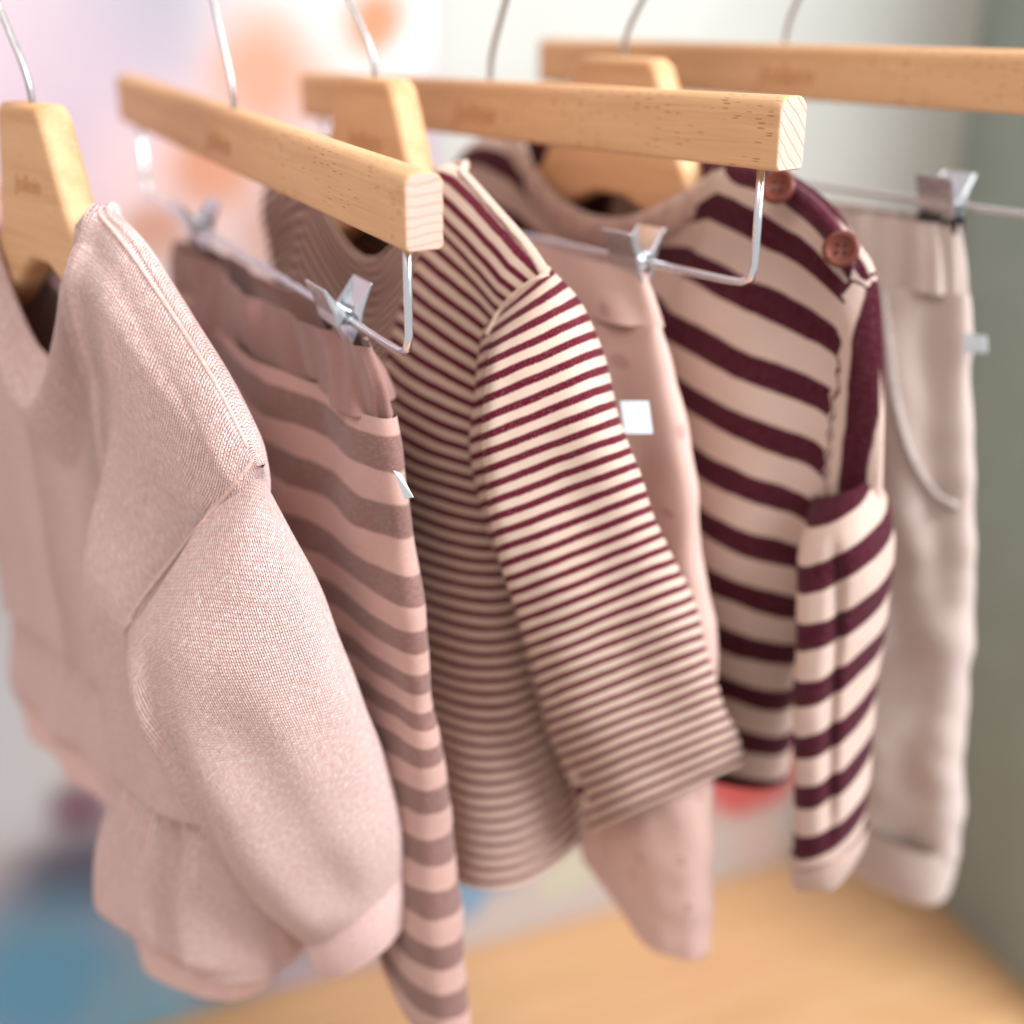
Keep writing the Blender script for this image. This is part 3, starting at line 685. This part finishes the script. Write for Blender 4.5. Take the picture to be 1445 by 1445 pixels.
def button(p, nrm, r, parent, root):
    bm = bmesh.new(); seg = 28
    prof = [(0, .0006), (r*.55, .0007), (r*.68, .0014), (r*.85, .0018), (r, .0010), (r*.97, -.0004), (r*.7, -.0008), (0, -.0008)]
    rows = [[bm.verts.new((q*math.cos(2*math.pi*i/seg), q*math.sin(2*math.pi*i/seg), z)) for i in range(seg)] for q, z in prof if q > 0]
    c0 = bm.verts.new((0, 0, prof[0][1])); c1 = bm.verts.new((0, 0, prof[-1][1]))
    for i in range(seg):
        j = (i+1) % seg; bm.faces.new((c0, rows[0][i], rows[0][j])); bm.faces.new((c1, rows[-1][j], rows[-1][i]))
        for a in range(len(rows)-1): bm.faces.new((rows[a][i], rows[a+1][i], rows[a+1][j], rows[a][j]))
    bmesh.ops.recalc_face_normals(bm, faces=bm.faces)
    me = bpy.data.meshes.new('button'); bm.to_mesh(me); bm.free(); me.polygons.foreach_set('use_smooth', [True]*len(me.polygons))
    o = new_obj('button', me, parent, M['button']); o.location = tuple(np.asarray(p)-np.asarray(root)); o.rotation_euler = Vector(nrm).to_track_quat('Z', 'Y').to_euler()
    V, fs = [], []
    for sx in (-1, 1):
        for sy in (-1, 1):
            b = len(V); V += [(sx*r*.2+.0007*math.cos(a), sy*r*.2+.0007*math.sin(a), .0009) for a in np.linspace(0, 2*math.pi, 8, endpoint=False)]; fs.append(tuple(range(b, b+8)))
    new_obj('thread_holes', mesh_from('thread_holes', V, fs, smooth_sh=False), o, M['rubber'])
button(fE.uv(1098, 264, .0145), fE.N*.8+np.array([.1, -.3, .5]), .0066, tE, rE)
button(fE.uv(1187, 352, .0125), fE.N*.7+np.array([.2, -.4, .35]), .0066, tE, rE)
slE = [ring(1160, 686, .464, 1222, 680, .443, .009), ring(1158, 712, .463, 1228, 705, .441, .013), ring(1157, 740, .463, 1233, 732, .441, .017), ring(1156, 790, .466, 1241, 782, .444, .020), ring(1150, 870, .472, 1237, 862, .451, .020), ring(1140, 965, .480, 1227, 957, .459, .019),
       ring(1134, 1060, .489, 1222, 1052, .468, .018), ring(1128, 1140, .497, 1218, 1132, .476, .017), ring(1124, 1190, .502, 1210, 1182, .481, .016)]
tube('sleeve', flat(slE, .8, 1.15), M['esleeve'], tE, rE, rows=110, cols=120, folds=((3, .5, 2, .0012, 0, 1.2), (2, 1.9, 4, .0014, 0, 1.2)), wr=.0016, seed=42, hem=0, v0=.0130, vsag=.0055, ridge=lambda th, t: -.0045*np.exp(-((th-1.12)/.2)**2)*float(smooth(.05, .25, t)*(1-smooth(.8, 1.0, t))))
cuE = [ring(1124, 1186, .502, 1217, 1178, .481, .0155), ring(1127, 1212, .505, 1212, 1206, .484, .0165), ring(1142, 1240, .508, 1196, 1234, .487, .013)]
tube('cuff', flat(cuE, .8, 1.15), M['etaupe'], tE, rE, rows=14, cols=90, wr=.0005, seed=43, hem=.02, lift=lambda th: .009*np.exp(-((th-1.7)/.7)**2))

# --- F: beige drawstring trousers
rF = (fF.O[0], fF.O[1], -.41); tF = garment('drawstring_trousers', fF, 'beige sweat trousers with a pale drawstring, next to the grey-green wall', 'trousers', -.41)
fw = [(-.0835, -.080, 0.0970, 0, .010), (-.096, -.081, 0.1010, 0, .014), (-.110, -.082, 0.1040, 0, .017)]
tube('waistband', frings(fF, fw), M['fbeige'], tF, rF, rows=24, cols=150, folds=((13, .3, 1, .0012, -.3, 1.4), (29, 1.1, 1, .0008, -.3, 1.4)), wr=.0008, seed=51, hem=0, top_in=.025)
fh = [(-.109, -.082, .1035, 0, .0172), (-.13, -.086, .108, 0, .021), (-.175, -.08, .1165, 0, .024), (-.21, -.03, .122, 0, .023), (-.25, .02, .128, 0, .023), (-.31, .042, .135, 0, .022), (-.372, .058, .1405, 0, .018)]
legF = tube('leg', frings(fF, fh), M['fbeige'], tF, rF, rows=120, cols=150, folds=((7, .9, 1.0, .0030, -.2, .5), (11, .3, .5, .0014, -.2, .5), (3, .8, 1, .0024, .3, 1.2), (5, .2, 1, .0016, .3, 1.2)), wr=.003, seed=52, hem=0)
fg = [(-.20, .02, 0.1210, 0, .020), (-.255, .028, 0.1285, 0, .023), (-.31, .045, 0.1350, 0, .022), (-.372, .06, 0.1405, 0, .018)]
ff = [(-.368, .056, 0.1435, 0, .020), (-.385, .056, 0.1440, 0, .0205), (-.398, .058, 0.1430, 0, .019)]
tube('cuff', frings(fF, ff), M['fbeige'], tF, rF, rows=14, cols=90, wr=.0008, seed=54, hem=.02)
tube('leg', frings(fF, [(h, a-.115, b-.115, n, t) for h, a, b, n, t in fg]), M['fbeige'], tF, rF, rows=40, cols=80, folds=((2, .8, 3, .002, 0, 1.2),), wr=.002, seed=55)
seam('drawstring', [legF], rF, [(1246, 412), (1252, 470), (1262, 560), (1284, 640), (1318, 695), (1350, 716)], .0019, .0012, M['cord'], tF)
tag_piece('side_label', [W(1362, 470, .474), W(1392, 474, .468), W(1393, 498, .468), W(1362, 498, .474)], tF, rF, M['tag'])
